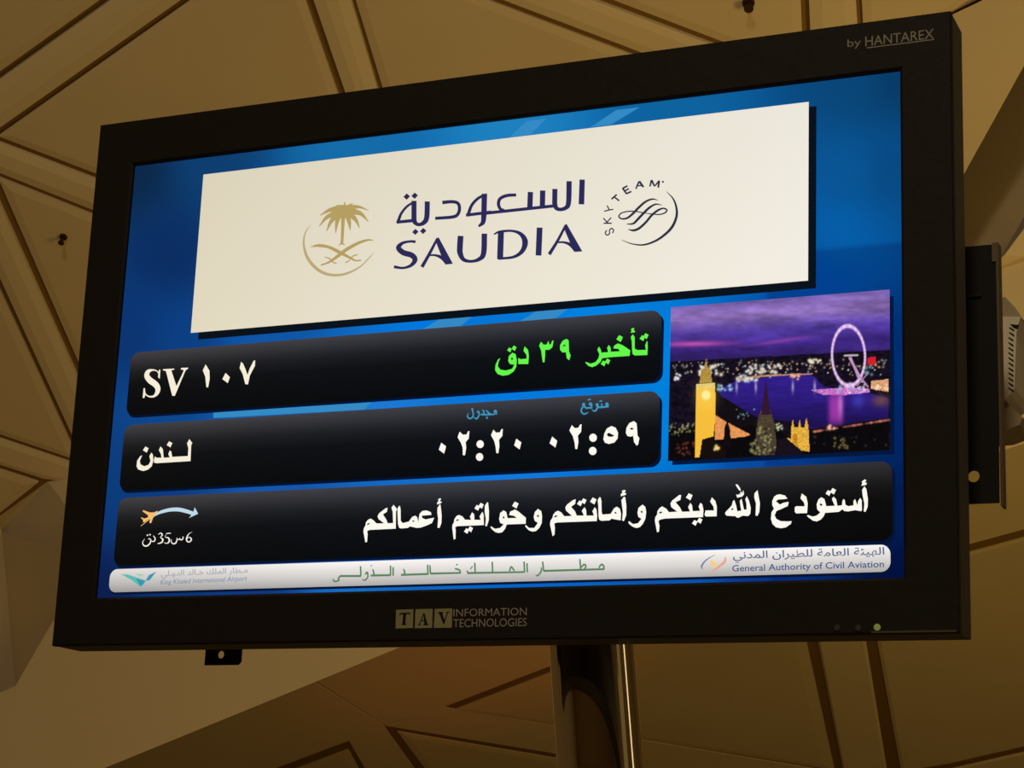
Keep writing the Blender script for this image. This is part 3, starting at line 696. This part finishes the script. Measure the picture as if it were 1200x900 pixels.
# ---- delay in green
k = Ink(.0014, -.2); T = (570, 370, 10)
k.poly(T, [[(165, 495), (145, 540), (135, 590), (165, 630), (230, 640), (300, 620), (325, 575), (275, 568), (252, 530), (262, 470), (305, 430), (345, 450), (358, 520), (352, 600), (320, 655), (260, 695), (190, 705), (130, 685), (100, 640), (105, 575), (135, 510)], [(288, 500), (304, 491), (312, 508), (298, 520)]])
k.dot(T, 271, 400, .72); k.dot(T, 325, 380, .78)
k.poly(T, [(448, 355), (432, 410), (468, 460), (470, 500), (400, 508), (375, 490), (370, 520), (372, 568), (492, 568), (500, 470), (490, 400)])
k.poly(T, [(640, 302), (615, 350), (640, 410), (658, 545), (682, 550), (690, 470), (690, 402), (740, 400), (775, 370), (790, 290), (770, 290), (755, 330), (740, 335), (725, 292), (705, 335), (672, 338)])
k.poly(T, [[(940, 268), (895, 290), (862, 340), (860, 400), (890, 432), (930, 430), (940, 500), (972, 525), (990, 465), (970, 420), (968, 340), (965, 290)], [(893, 352), (912, 340), (932, 350), (912, 358)]])
T = (670, 370, 10)
k.poly(T, [(155, 548), (170, 540), (220, 560), (280, 540), (312, 495), (322, 450), (298, 400), (318, 358), (340, 390), (350, 430), (425, 425), (412, 375), (435, 338), (458, 375), (460, 420), (560, 415), (545, 390), (485, 385), (495, 350), (540, 322), (600, 345), (688, 405), (680, 472), (450, 488), (360, 500), (340, 540), (290, 585), (240, 605), (195, 590)])
k.dot(T, 562, 267, 1); k.dot(T, 372, 558, .85); k.dot(T, 420, 535, .85); k.dot(T, 828, 262, .85); k.dot(T, 869, 238, .85)
k.poly(T, [(715, 215), (690, 250), (702, 300), (705, 400), (712, 450), (740, 468), (888, 462), (892, 380), (890, 300), (878, 295), (858, 350), (868, 398), (770, 400), (740, 385), (740, 250)])
k.poly(T, [(722, 138), (692, 155), (700, 178), (685, 200), (735, 198), (747, 180), (725, 165), (738, 150)])
k.build('lettering', M_GREEN, screen, 'bright green delay notice in Arabic')
# ---- times
k = Ink(.0014, -.2); T = (500, 465, 10)
k.poly(T, [(170, 535), (230, 580), (205, 670), (140, 620)]); k.poly(T, [(1050, 487), (1112, 535), (1090, 620), (1022, 570)])
k.poly(T, [(385, 405), (360, 475), (400, 540), (420, 600), (422, 685), (450, 688), (465, 600), (460, 530), (495, 490), (503, 400), (485, 400), (465, 440), (425, 442), (402, 420)])
k.poly(T, [(780, 382), (752, 450), (790, 520), (805, 580), (815, 662), (842, 662), (854, 580), (850, 505), (888, 460), (895, 375), (875, 378), (855, 415), (815, 418)])
k.disc(T, 627, 555, 43, 46); k.disc(T, 620, 705, 43, 46)
k.build('lettering', M_WHITE, screen, 'white time in Arabic figures below the left caption'); k = Ink(.0014, -.2)
T = (640, 465, 10)
k.poly(T, [(70, 463), (132, 515), (110, 598), (38, 545)])
k.poly(T, [(300, 328), (270, 395), (310, 460), (330, 530), (340, 612), (366, 615), (380, 530), (374, 455), (412, 410), (418, 320), (398, 322), (375, 362), (335, 364)])
k.disc(T, 550, 480, 45, 48); k.disc(T, 546, 635, 45, 48)
k.poly(T, [[(765, 340), (815, 360), (845, 420), (840, 490), (800, 538), (735, 555), (690, 540), (668, 500), (680, 430), (710, 370)], [(712, 440), (735, 422), (800, 455), (770, 468), (728, 465)]])
k.poly(T, [[(1030, 282), (975, 305), (940, 360), (932, 420), (950, 460), (990, 470), (1018, 460), (1028, 530), (1060, 575), (1080, 560), (1095, 485), (1072, 450), (1068, 370), (1062, 310)], [(978, 378), (1000, 362), (1025, 372), (1010, 385)]])
k.build('lettering', M_WHITE, screen, 'white time in Arabic figures below the right caption'); k = Ink(.0014, -.2)
# ---- long line of text, word by word from the left
T = (420, 570, 10)
k.poly(T, [[(80, 660), (104, 650), (110, 560), (105, 525), (130, 512), (440, 497), (442, 295), (455, 265), (412, 212), (385, 250), (400, 300), (405, 428), (345, 430), (330, 390), (290, 328), (335, 300), (345, 250), (320, 252), (240, 315), (222, 350), (235, 385), (300, 432), (212, 432), (175, 392), (140, 375), (108, 392), (85, 425), (80, 460), (62, 490), (57, 530)], [(98, 450), (115, 430), (140, 435), (112, 450)]])
k.poly(T, [[(478, 222), (455, 260), (462, 440), (475, 485), (500, 495), (580, 488), (605, 470), (680, 488), (730, 485), (800, 460), (865, 430), (890, 365), (850, 372), (790, 385), (750, 370), (745, 345), (800, 340), (860, 335), (850, 300), (800, 280), (750, 285), (715, 320), (708, 360), (705, 415), (690, 360), (665, 340), (630, 355), (590, 410), (520, 428), (498, 400), (497, 270), (490, 235)], [(630, 408), (648, 398), (656, 408), (640, 416)]])
k.poly(T, [(955, 205), (925, 250), (922, 300), (932, 380), (925, 485), (950, 490), (975, 430), (978, 340), (965, 215)]); k.poly(T, [(960, 135), (932, 150), (937, 172), (920, 190), (922, 215), (975, 195), (978, 178), (955, 172), (972, 150)])
T = (530, 565, 10)
k.poly(T, [[(15, 675), (40, 665), (42, 560), (35, 530), (60, 518), (372, 505), (370, 380), (352, 345), (318, 400), (330, 440), (262, 440), (258, 375), (232, 350), (205, 405), (218, 440), (150, 438), (120, 400), (78, 382), (45, 398), (20, 440), (18, 470), (0, 500), (-2, 540)], [(42, 455), (58, 435), (78, 440), (60, 453)]])
k.poly(T, [(412, 230), (380, 275), (378, 350), (392, 430), (385, 515), (405, 520), (430, 445), (432, 340), (422, 240)])
for q in ((293, 300, .85), (338, 276, .85), (168, 572, .8), (212, 552, .85), (740, 268, 1)): k.dot(T, *q)
k.poly(T, [[(445, 525), (455, 515), (500, 545), (560, 535), (600, 495), (560, 480), (547, 430), (560, 360), (600, 328), (635, 350), (650, 420), (755, 420), (720, 395), (665, 388), (675, 345), (735, 318), (780, 345), (865, 418), (862, 490), (640, 498), (620, 550), (585, 590), (540, 598), (500, 585), (460, 550)], [(590, 410), (604, 399), (612, 420), (600, 428)]])
k.poly(T, [[(850, 512), (862, 500), (900, 535), (960, 535), (1000, 478), (965, 455), (952, 410), (965, 350), (1005, 310), (1045, 340), (1055, 400), (1050, 480), (1020, 540), (980, 575), (940, 582), (900, 568), (865, 535)], [(990, 395), (1006, 383), (1018, 400), (1005, 410)]])
T = (640, 560, 10)
k.poly(T, [[(75, 688), (100, 665), (105, 590), (98, 535), (130, 525), (595, 508), (600, 450), (592, 370), (570, 340), (540, 390), (558, 440), (475, 440), (470, 375), (450, 340), (415, 385), (440, 440), (360, 440), (340, 390), (295, 340), (342, 305), (350, 248), (315, 258), (245, 310), (222, 345), (232, 385), (300, 445), (215, 448), (180, 405), (140, 382), (105, 400), (80, 435), (72, 468), (50, 500), (43, 545)], [(90, 460), (110, 440), (137, 445), (115, 459)]])
for q in ((553, 270, 1), (395, 298, .85), (441, 273, .85)): k.dot(T, *q)
k.poly(T, [[(628, 220), (602, 260), (610, 330), (612, 440), (620, 490), (645, 505), (745, 500), (765, 480), (875, 500), (880, 420), (865, 360), (828, 335), (795, 355), (755, 420), (662, 428), (652, 400), (650, 270), (640, 230)], [(800, 405), (814, 399), (826, 414), (812, 420)]])
k.poly(T, [(915, 215), (880, 260), (885, 310), (897, 400), (888, 500), (912, 510), (940, 440), (942, 330), (930, 230)]); k.poly(T, [(915, 138), (885, 150), (892, 175), (872, 190), (875, 218), (935, 200), (942, 182), (920, 172), (938, 150)])
k.poly(T, [[(958, 518), (972, 505), (1020, 540), (1075, 530), (1115, 480), (1080, 460), (1068, 410), (1080, 350), (1130, 310), (1165, 340), (1175, 400), (1165, 480), (1135, 540), (1100, 578), (1060, 590), (1015, 575), (975, 545)], [(1108, 395), (1120, 384), (1132, 402), (1120, 412)]])
T = (740, 560, 10)
k.poly(T, [[(298, 640), (325, 630), (330, 560), (318, 505), (345, 488), (400, 478), (840, 462), (846, 380), (832, 310), (808, 288), (785, 335), (802, 385), (720, 388), (712, 320), (690, 290), (662, 340), (682, 392), (595, 395), (570, 345), (520, 285), (575, 260), (585, 200), (560, 198), (475, 265), (455, 300), (465, 345), (535, 395), (440, 400), (410, 360), (360, 332), (330, 350), (302, 390), (300, 425), (278, 460), (272, 500)], [(318, 412), (340, 394), (364, 402), (340, 416)]])
for q in ((678, 221, 1.02), (742, 527, .85), (800, 502, .85)): k.dot(T, *q)
k.poly(T, [(942, 225), (920, 280), (958, 335), (965, 380), (865, 380), (855, 430), (862, 448), (880, 455), (1000, 452), (1003, 340), (985, 270)])
T = (840, 550, 10)
k.poly(T, [[(95, 525), (115, 545), (190, 550), (215, 550), (235, 568), (260, 568), (300, 545), (370, 550), (395, 520), (400, 450), (380, 370), (352, 312), (332, 350), (345, 400), (348, 470), (320, 470), (305, 400), (290, 340), (268, 370), (275, 430), (285, 480), (242, 490), (228, 420), (205, 355), (185, 375), (175, 420), (130, 470), (100, 500)], [(165, 470), (190, 455), (196, 468), (178, 478)]])
k.poly(T, [(225, 290), (238, 335), (300, 320), (322, 290), (312, 245), (302, 248), (300, 285), (288, 258), (276, 262), (275, 295), (262, 280), (252, 300)]); k.poly(T, [(215, 175), (245, 175), (275, 220), (285, 250), (262, 250), (235, 210)])
k.poly(T, [(478, 240), (440, 280), (437, 330), (457, 400), (452, 540), (475, 550), (500, 500), (508, 400), (495, 330)])
k.poly(T, [(740, 290), (800, 305), (832, 345), (780, 352), (720, 355), (695, 375), (740, 410), (780, 390), (845, 378), (835, 430), (760, 465), (700, 490), (680, 540), (700, 580), (750, 605), (820, 608), (880, 605), (870, 640), (810, 682), (750, 692), (690, 680), (650, 640), (632, 580), (640, 500), (668, 460), (648, 420), (648, 370), (670, 320), (700, 298)])
k.poly(T, [(995, 280), (978, 340), (1020, 390), (1027, 432), (935, 430), (912, 440), (912, 500), (930, 518), (1060, 515), (1068, 400), (1050, 320)])
T = (930, 550, 10)
k.poly(T, [[(152, 545), (168, 532), (220, 552), (270, 540), (310, 505), (275, 470), (268, 410), (290, 350), (325, 325), (362, 345), (385, 430), (480, 425), (455, 370), (448, 340), (470, 318), (500, 350), (515, 425), (565, 420), (570, 370), (585, 345), (602, 360), (610, 415), (640, 430), (700, 420), (700, 370), (720, 345), (735, 380), (748, 420), (755, 370), (780, 332), (800, 360), (803, 480), (790, 492), (720, 480), (640, 495), (590, 490), (575, 470), (530, 500), (370, 512), (355, 550), (320, 590), (275, 612), (230, 605), (180, 570)], [(305, 412), (318, 398), (338, 415), (322, 430)]])
k.dot(T, 408, 277, .85); k.dot(T, 462, 256, .92)
k.poly(T, [(830, 195), (800, 240), (808, 310), (827, 400), (820, 495), (845, 500), (870, 440), (873, 350), (855, 230)]); k.poly(T, [(835, 115), (797, 140), (803, 165), (790, 195), (850, 185), (862, 160), (838, 150), (858, 130)])
k.build('lettering', M_WHITE, screen, 'one long white line of Arabic text'); k = Ink(.0014, -.2)
# ---- flight duration
T = (150, 580, 10)
for st in ([(196, 515, 8), (172, 555, 16), (185, 592, 22), (222, 597, 24), (255, 570, 22), (268, 530, 20), (248, 512, 16), (238, 522, 12)], [(298, 478, 14), (318, 510, 20), (308, 542, 20), (276, 545, 16)],
           [(355, 462, 12), (385, 448, 20), (402, 470, 22), (382, 498, 14), (408, 520, 26), (395, 556, 24), (348, 572, 16)],
           [(502, 448, 16), (452, 452, 18)], [(450, 452, 8), (438, 492, 12), (475, 505, 24), (484, 540, 26), (462, 566, 18), (425, 562, 14)],
           [(645, 488, 16), (640, 520, 20), (612, 524, 18), (606, 502, 12)], [(606, 522, 18), (578, 520, 16), (572, 502, 12)], [(576, 522, 18), (560, 562, 22), (528, 572, 20), (508, 550, 16), (512, 520, 10)],
           [(752, 434, 6), (710, 460, 16), (686, 510, 24), (694, 545, 22), (722, 550, 20), (742, 522, 24), (724, 496, 16), (692, 508, 14)]): k.stroke(T, [(a, b, c * .8) for a, b, c in st])
k.disc(T, 228, 472, 9); k.disc(T, 258, 466, 9)
k.build('lettering', M_WHITE, screen, 'small white flight duration below the plane symbol')
# cyan captions
k = Ink(.0014); T = (544, 474, 30)
for st in ([(1132, 350, 46), (1128, 220, 50)], [(1095, 335, 50), (950, 348, 52), (865, 300, 56), (768, 200, 40)], [(580, 352, 58), (780, 358, 58), (960, 350, 50)], [(640, 188, 40), (690, 250, 50), (690, 345, 50)],
           [(522, 280, 46), (522, 380, 48), (435, 500, 52), (345, 450, 32)], [(278, 130, 66), (300, 250, 46), (318, 360, 48), (280, 460, 50), (180, 490, 50), (112, 415, 44), (150, 300, 20)]): k.stroke(T, st)
k.disc(T, 1090, 245, 58); k.disc(T, 490, 262, 46); k.disc(T, 800, 465, 38)
k.build('lettering', M_CYAN, screen, 'small blue Arabic caption above the left time')
k = Ink(.0014); T = (676, 464, 30)
for st in ([(1092, 405, 50), (1095, 280, 54)], [(1080, 372, 54), (950, 388, 58), (780, 398, 58), (725, 350, 60)], [(868, 265, 46), (888, 385, 50)], [(790, 196, 42), (892, 164, 42)],
           [(740, 350, 66), (692, 478, 58), (622, 532, 54), (532, 490, 32)], [(545, 415, 58), (300, 424, 58)], [(522, 270, 50), (520, 412, 50)], [(382, 146, 46), (492, 114, 46)],
           [(310, 418, 56), (240, 330, 60)], [(226, 360, 54), (160, 470, 54), (166, 572, 54), (250, 632, 58), (330, 612, 46), (402, 578, 26)]): k.stroke(T, st)
k.disc(T, 1056, 296, 58, 70); k.disc(T, 712, 312, 58); k.disc(T, 478, 286, 62); k.disc(T, 238, 298, 58)
k.build('lettering', M_CYAN, screen, 'small blue Arabic caption above the right time')
# flight path symbol
T = (150, 580, 10); k = Ink(.0014)
k.stroke(T, [(300, 252, 10), (340, 222, 26), (400, 196, 36), (500, 173, 42), (600, 172, 46), (700, 196, 44), (765, 218, 40)], n=8); k.poly(T, [(782, 145), (822, 220), (715, 270), (740, 238), (768, 190)])
k.build('route_arrow', M_SKY, screen, 'pale blue curved arrow')
k = Ink(.0016)
k.poly(T, [(352, 184), (300, 205), (252, 205), (180, 178), (170, 192), (235, 238), (235, 262), (195, 276), (150, 262), (155, 275), (175, 290), (178, 322), (195, 318), (240, 285), (258, 284), (250, 325), (270, 332), (292, 272), (332, 216)])
k.stroke(T, [(150, 366, 5), (245, 288, 9)])
k.build('plane_symbol', M_ORANGE, screen, 'small orange aeroplane symbol')

# ---- footer
k = Ink(.0014); T = (380, 645, 7.06)
for st in ([(300, 130, 13), (303, 212, 13)], [(304, 212, 17), (128, 212, 17)], [(135, 212, 14), (118, 228, 14), (120, 248, 13), (85, 256, 14), (70, 236, 9)], [(338, 200, 12), (355, 180, 13), (360, 220, 12), (335, 247, 12), (314, 240, 8)], [(400, 155, 10), (410, 185, 13), (408, 205, 12)], [(384, 208, 17), (548, 205, 17)],
           [(548, 125, 13), (548, 208, 13)], [(570, 138, 13), (570, 210, 13)], [(380, 130, 6), (398, 122, 6)], [(656, 152, 10), (665, 180, 14), (662, 202, 14)], [(635, 203, 17), (862, 195, 17)], [(855, 118, 13), (858, 198, 13)], [(874, 122, 12), (878, 190, 14)], [(876, 192, 17), (1130, 186, 15)],
           [(1080, 150, 13), (1118, 163, 14), (1126, 188, 13)]): k.stroke(T, st)
k.disc(T, 1098, 118, 7)
T = (545, 645, 7.06)
for st in ([(14, 165, 8), (24, 186, 14)], [(18, 188, 17), (492, 179, 15)], [(80, 103, 13), (84, 186, 13)], [(44, 156, 9), (62, 130, 9)], [(225, 94, 13), (228, 182, 13)], [(368, 172, 12), (382, 135, 13), (408, 170, 12)], [(488, 92, 13), (492, 182, 13)], [(512, 105, 13), (515, 182, 13)],
           [(630, 140, 10), (630, 172, 14), (602, 208, 13), (584, 204, 8)], [(642, 92, 13), (650, 168, 14)], [(648, 170, 17), (1152, 155, 16)], [(950, 72, 13), (956, 158, 13)], [(958, 142, 12), (985, 116, 14), (1000, 132, 13), (985, 156, 12)], [(1106, 145, 12), (1128, 116, 14), (1146, 128, 14), (1150, 160, 12)]): k.stroke(T, st)
k.build('lettering', M_FOOTGREEN, screen, 'green line of Arabic in the middle of the foot bar')
k = Ink(.0014); T = (120, 640, 6)
k.poly(T, [(128, 196), (180, 200), (300, 240), (288, 275), (265, 285), (200, 235)]); k.build('emblem', glow('teal_pixels', (92, 188, 180)), screen, 'teal folded wing emblem')
k = Ink(.0015); k.poly(T, [(380, 178), (330, 242), (304, 243), (326, 205)]); k.poly(T, [(236, 228), (306, 246), (268, 284)]); k.build('emblem', glow('deep_teal_pixels', (58, 150, 176)), screen)
k = Ink(.0015); k.poly(T, [(230, 194), (296, 200), (262, 214)]); k.build('emblem', glow('mint_pixels', (160, 206, 178)), screen)
FX = {'alef': '\uFE8D'}
ar_airport = '\uFEF2\uFEDF\u0640\uFEED\uFEAA\uFEDF\uFE8D \uFEAA\uFEDF\uFE8E\u0640\uFEA7 \uFEDA\uFEE0\uFEE4\uFEDF\uFE8D \uFEAD\uFE8E\uFEC4\u0640\uFEE3'
k = Ink(.0014); k.text(ar_airport, (188.8, 679.2), (290.5, 675.0), (188.8, 668.6), offset=.008); k.build('lettering', M_GREY, screen, 'tiny grey line of Arabic beside the teal emblem')
k = Ink(.0014); k.text('King Khaled International Airport', (187.6, 686.8), (289.6, 682.3), (187.8, 679.5), offset=.006, shear=.2); k.build('lettering', M_STEEL, screen, 'tiny steel blue line of Latin letters beside the teal emblem')
ar_civil = '\uFEF2\uFEE7\uFEAA\uFEE4\uFEDF\uFE8D \uFEE5\uFE8D\uFEAE\uFEF4\uFEC4\uFEE0\uFEDF \uFE94\uFEE3\uFE8E\uFECC\uFEDF\uFE8D \uFE94\uFE8C\uFEF4\uFEEC\uFEDF\uFE8D'
k = Ink(.0014); k.text(ar_civil, (859, 659.8), (1036.5, 655), (859, 646.0), offset=.012); k.build('lettering', glow('slate_pixels', (92, 106, 138)), screen, 'small slate blue line of Arabic at the right of the foot bar')
k = Ink(.0014); k.text('General Authority of Civil Aviation', (858, 672.3), (1036, 667.2), (858, 662.2), offset=.01); k.build('lettering', M_FOOTBLUE, screen, 'small blue line of Latin letters at the right of the foot bar')
T = (810, 635, 10)
k = Ink(.0014); k.stroke(T, [(285, 148, 3), (180, 210, 14), (124, 280, 20), (132, 322, 8)], n=8); k.build('emblem', glow('haze_blue_pixels', (112, 124, 158)), screen, 'blue crescent of the round emblem')
k = Ink(.0014); k.poly(T, [(222, 212), (262, 226), (302, 252), (290, 300), (236, 282)]); k.build('emblem', glow('yellow_pixels', (248, 206, 130)), screen)
k = Ink(.0015); k.stroke(T, [(402, 180, 12), (392, 232, 26), (330, 285, 22), (215, 365, 5)], n=8); k.build('emblem', glow('coral_pixels', (236, 158, 128)), screen)

# ---- rear mounting frame (parts of the display)
def plate(pts_z, holes=None): pass
zb = -.15
frame = None
def prism(name, outline, z0, z1, mat, parent, hole=None):
    """outline in the display frame (x, y); optional round hole (cx, cy, r)"""
    L = [[Vector((x, y, 0)) for x, y in outline]]
    if hole:
        L.append([Vector((hole[0] + hole[2] * math.cos(2 * math.pi * i / 16), hole[1] + hole[2] * math.sin(2 * math.pi * i / 16), 0)) for i in range(16)])
    flat = [p for lp in L for p in lp]; n = len(flat)
    v = [(p.x, p.y, z0) for p in flat] + [(p.x, p.y, z1) for p in flat]; f = []
    for t in tessellate_polygon(L): f.append(tuple(t)); f.append(tuple(n + i for i in t[::-1]))
    b = 0
    for lp in L:
        m = len(lp)
        for i in range(m): f.append((b + i, b + (i + 1) % m, n + b + (i + 1) % m, n + b + i))
        b += m
    return mesh_obj(name, dverts(v), f, mat, parent)
p1 = S(1168, 286, zb); p2 = S(1171, 589, zb); hc = S(1143, 558, zb)
frame = prism('side_bracket', [(.40, p2[1]), (p2[0], p2[1]), (p1[0], p1[1]), (.40, p1[1])], zb - .003, zb, M_BLACK, disp, hole=(hc[0] - .002, hc[1], .0068))
frame['label'] = 'black steel plate with a round hole, sticking out behind the right edge'
v, f = box(p1[0] - .001, p1[0] + .0016, p2[1] - .004, p1[1] + .002, zb - .02, zb + .0012); mesh_obj('lip', dverts(v), f, M_LIP, frame)['label'] = 'bare metal folded edge'
v, f = box(p1[0] - .035, p1[0] - .018, p1[1] - .062, p1[1] - .058, zb, zb + .003); mesh_obj('clip', dverts(v), f, M_BEZEL, frame)
c0 = S(1165, 306, zb); v, f = box(c0[0] - .002, c0[0] + .003, c0[1] - .001, p1[1] + .001, zb, zb + .002); mesh_obj('clip', dverts(v), f, M_LIP, frame)
v, f = box(.38, .42, p2[1], p1[1], zb - .003, -.056); mesh_obj('spacer', dverts(v), f, M_BLACK, disp)
a0 = S(239.5, 779.5, zb); a1 = S(281.5, 779, zb); th = S(258, 768, zb)
tab = prism('lower_bracket', [(a0[0], a0[1]), (a1[0] - .004, a1[1]), (a1[0], a1[1] + .004), (a1[0], -.28), (a0[0], -.28)], zb - .003, zb, M_BLACK, disp, hole=(th[0] + .0006, th[1] + .001, .0052))
tab['label'] = 'small black steel tab with a round hole, below the lower left edge'
v, f = box(a0[0], a1[0], -.30, -.27, zb - .003, -.056); mesh_obj('spacer', dverts(v), f, M_BLACK, disp)
# ================================================================== ventilated housing behind the bracket
zv = -.30
def V2(px, py): p = S(px, py, zv); return (p[0], p[1])
hb = W(S(1180, 500, zv))
house = empty('ventilated_housing', hb, M3)
finish(house, 'pale plastic housing with a row of slots behind the bracket at the right edge', 'housing')
BK = M3.T @ (hb - OFF)
def hprism(name, px_outline, z0, z1, mat, parent, taper=0.0):
    o = [V2(*p) for p in px_outline]; n = len(o); c = np.mean(o, 0)
    v = [(x, y, z0) for x, y in o] + [(c[0] + (x - c[0]) * (1 - taper), c[1] + (y - c[1]) * (1 - taper), z1) for x, y in o]
    f = [tuple(range(n)), tuple(range(n, 2 * n))[::-1]] + [(i, (i + 1) % n, n + (i + 1) % n, n + i) for i in range(n)]
    return mesh_obj(name, np.array(v) - BK, f, mat, parent)
body = hprism('body', [(1150, 371), (1196, 371), (1193, 381), (1191, 392), (1189, 455), (1184, 462), (1177, 467), (1150, 467)], zv - .10, zv, M_HOUSE, house)
hprism('upper_corner', [(1150, 347), (1176, 345), (1188, 358), (1197, 371), (1150, 370.5)], zv - .09, zv - .012, principled('shaded_brown_plastic', (150, 132, 100), .6), house)
hprism('lower_corner', [(1150, 467.5), (1176, 467.5), (1196, 486), (1193, 495), (1172, 503), (1150, 505)], zv - .09, zv - .012, MATS['shaded_brown_plastic'], house)  # darker than the body: shade of the lower wedge put into its colour
hprism('notch', [(1184, 380), (1194, 381), (1192, 385.5), (1188, 384)], zv - .002, zv + .0008, M_BLACK, body)
for i in range(13):
    y = 384 + i * 5.9; x = 1181.5 + (0 if i > 1 else 1)
    hprism('slot', [(x, y), (x + 1, y - .6), (x + 6.2, y + 2.6), (x + 6, y + 4.6)], zv - .002, zv + .0008, M_BLACK, body)
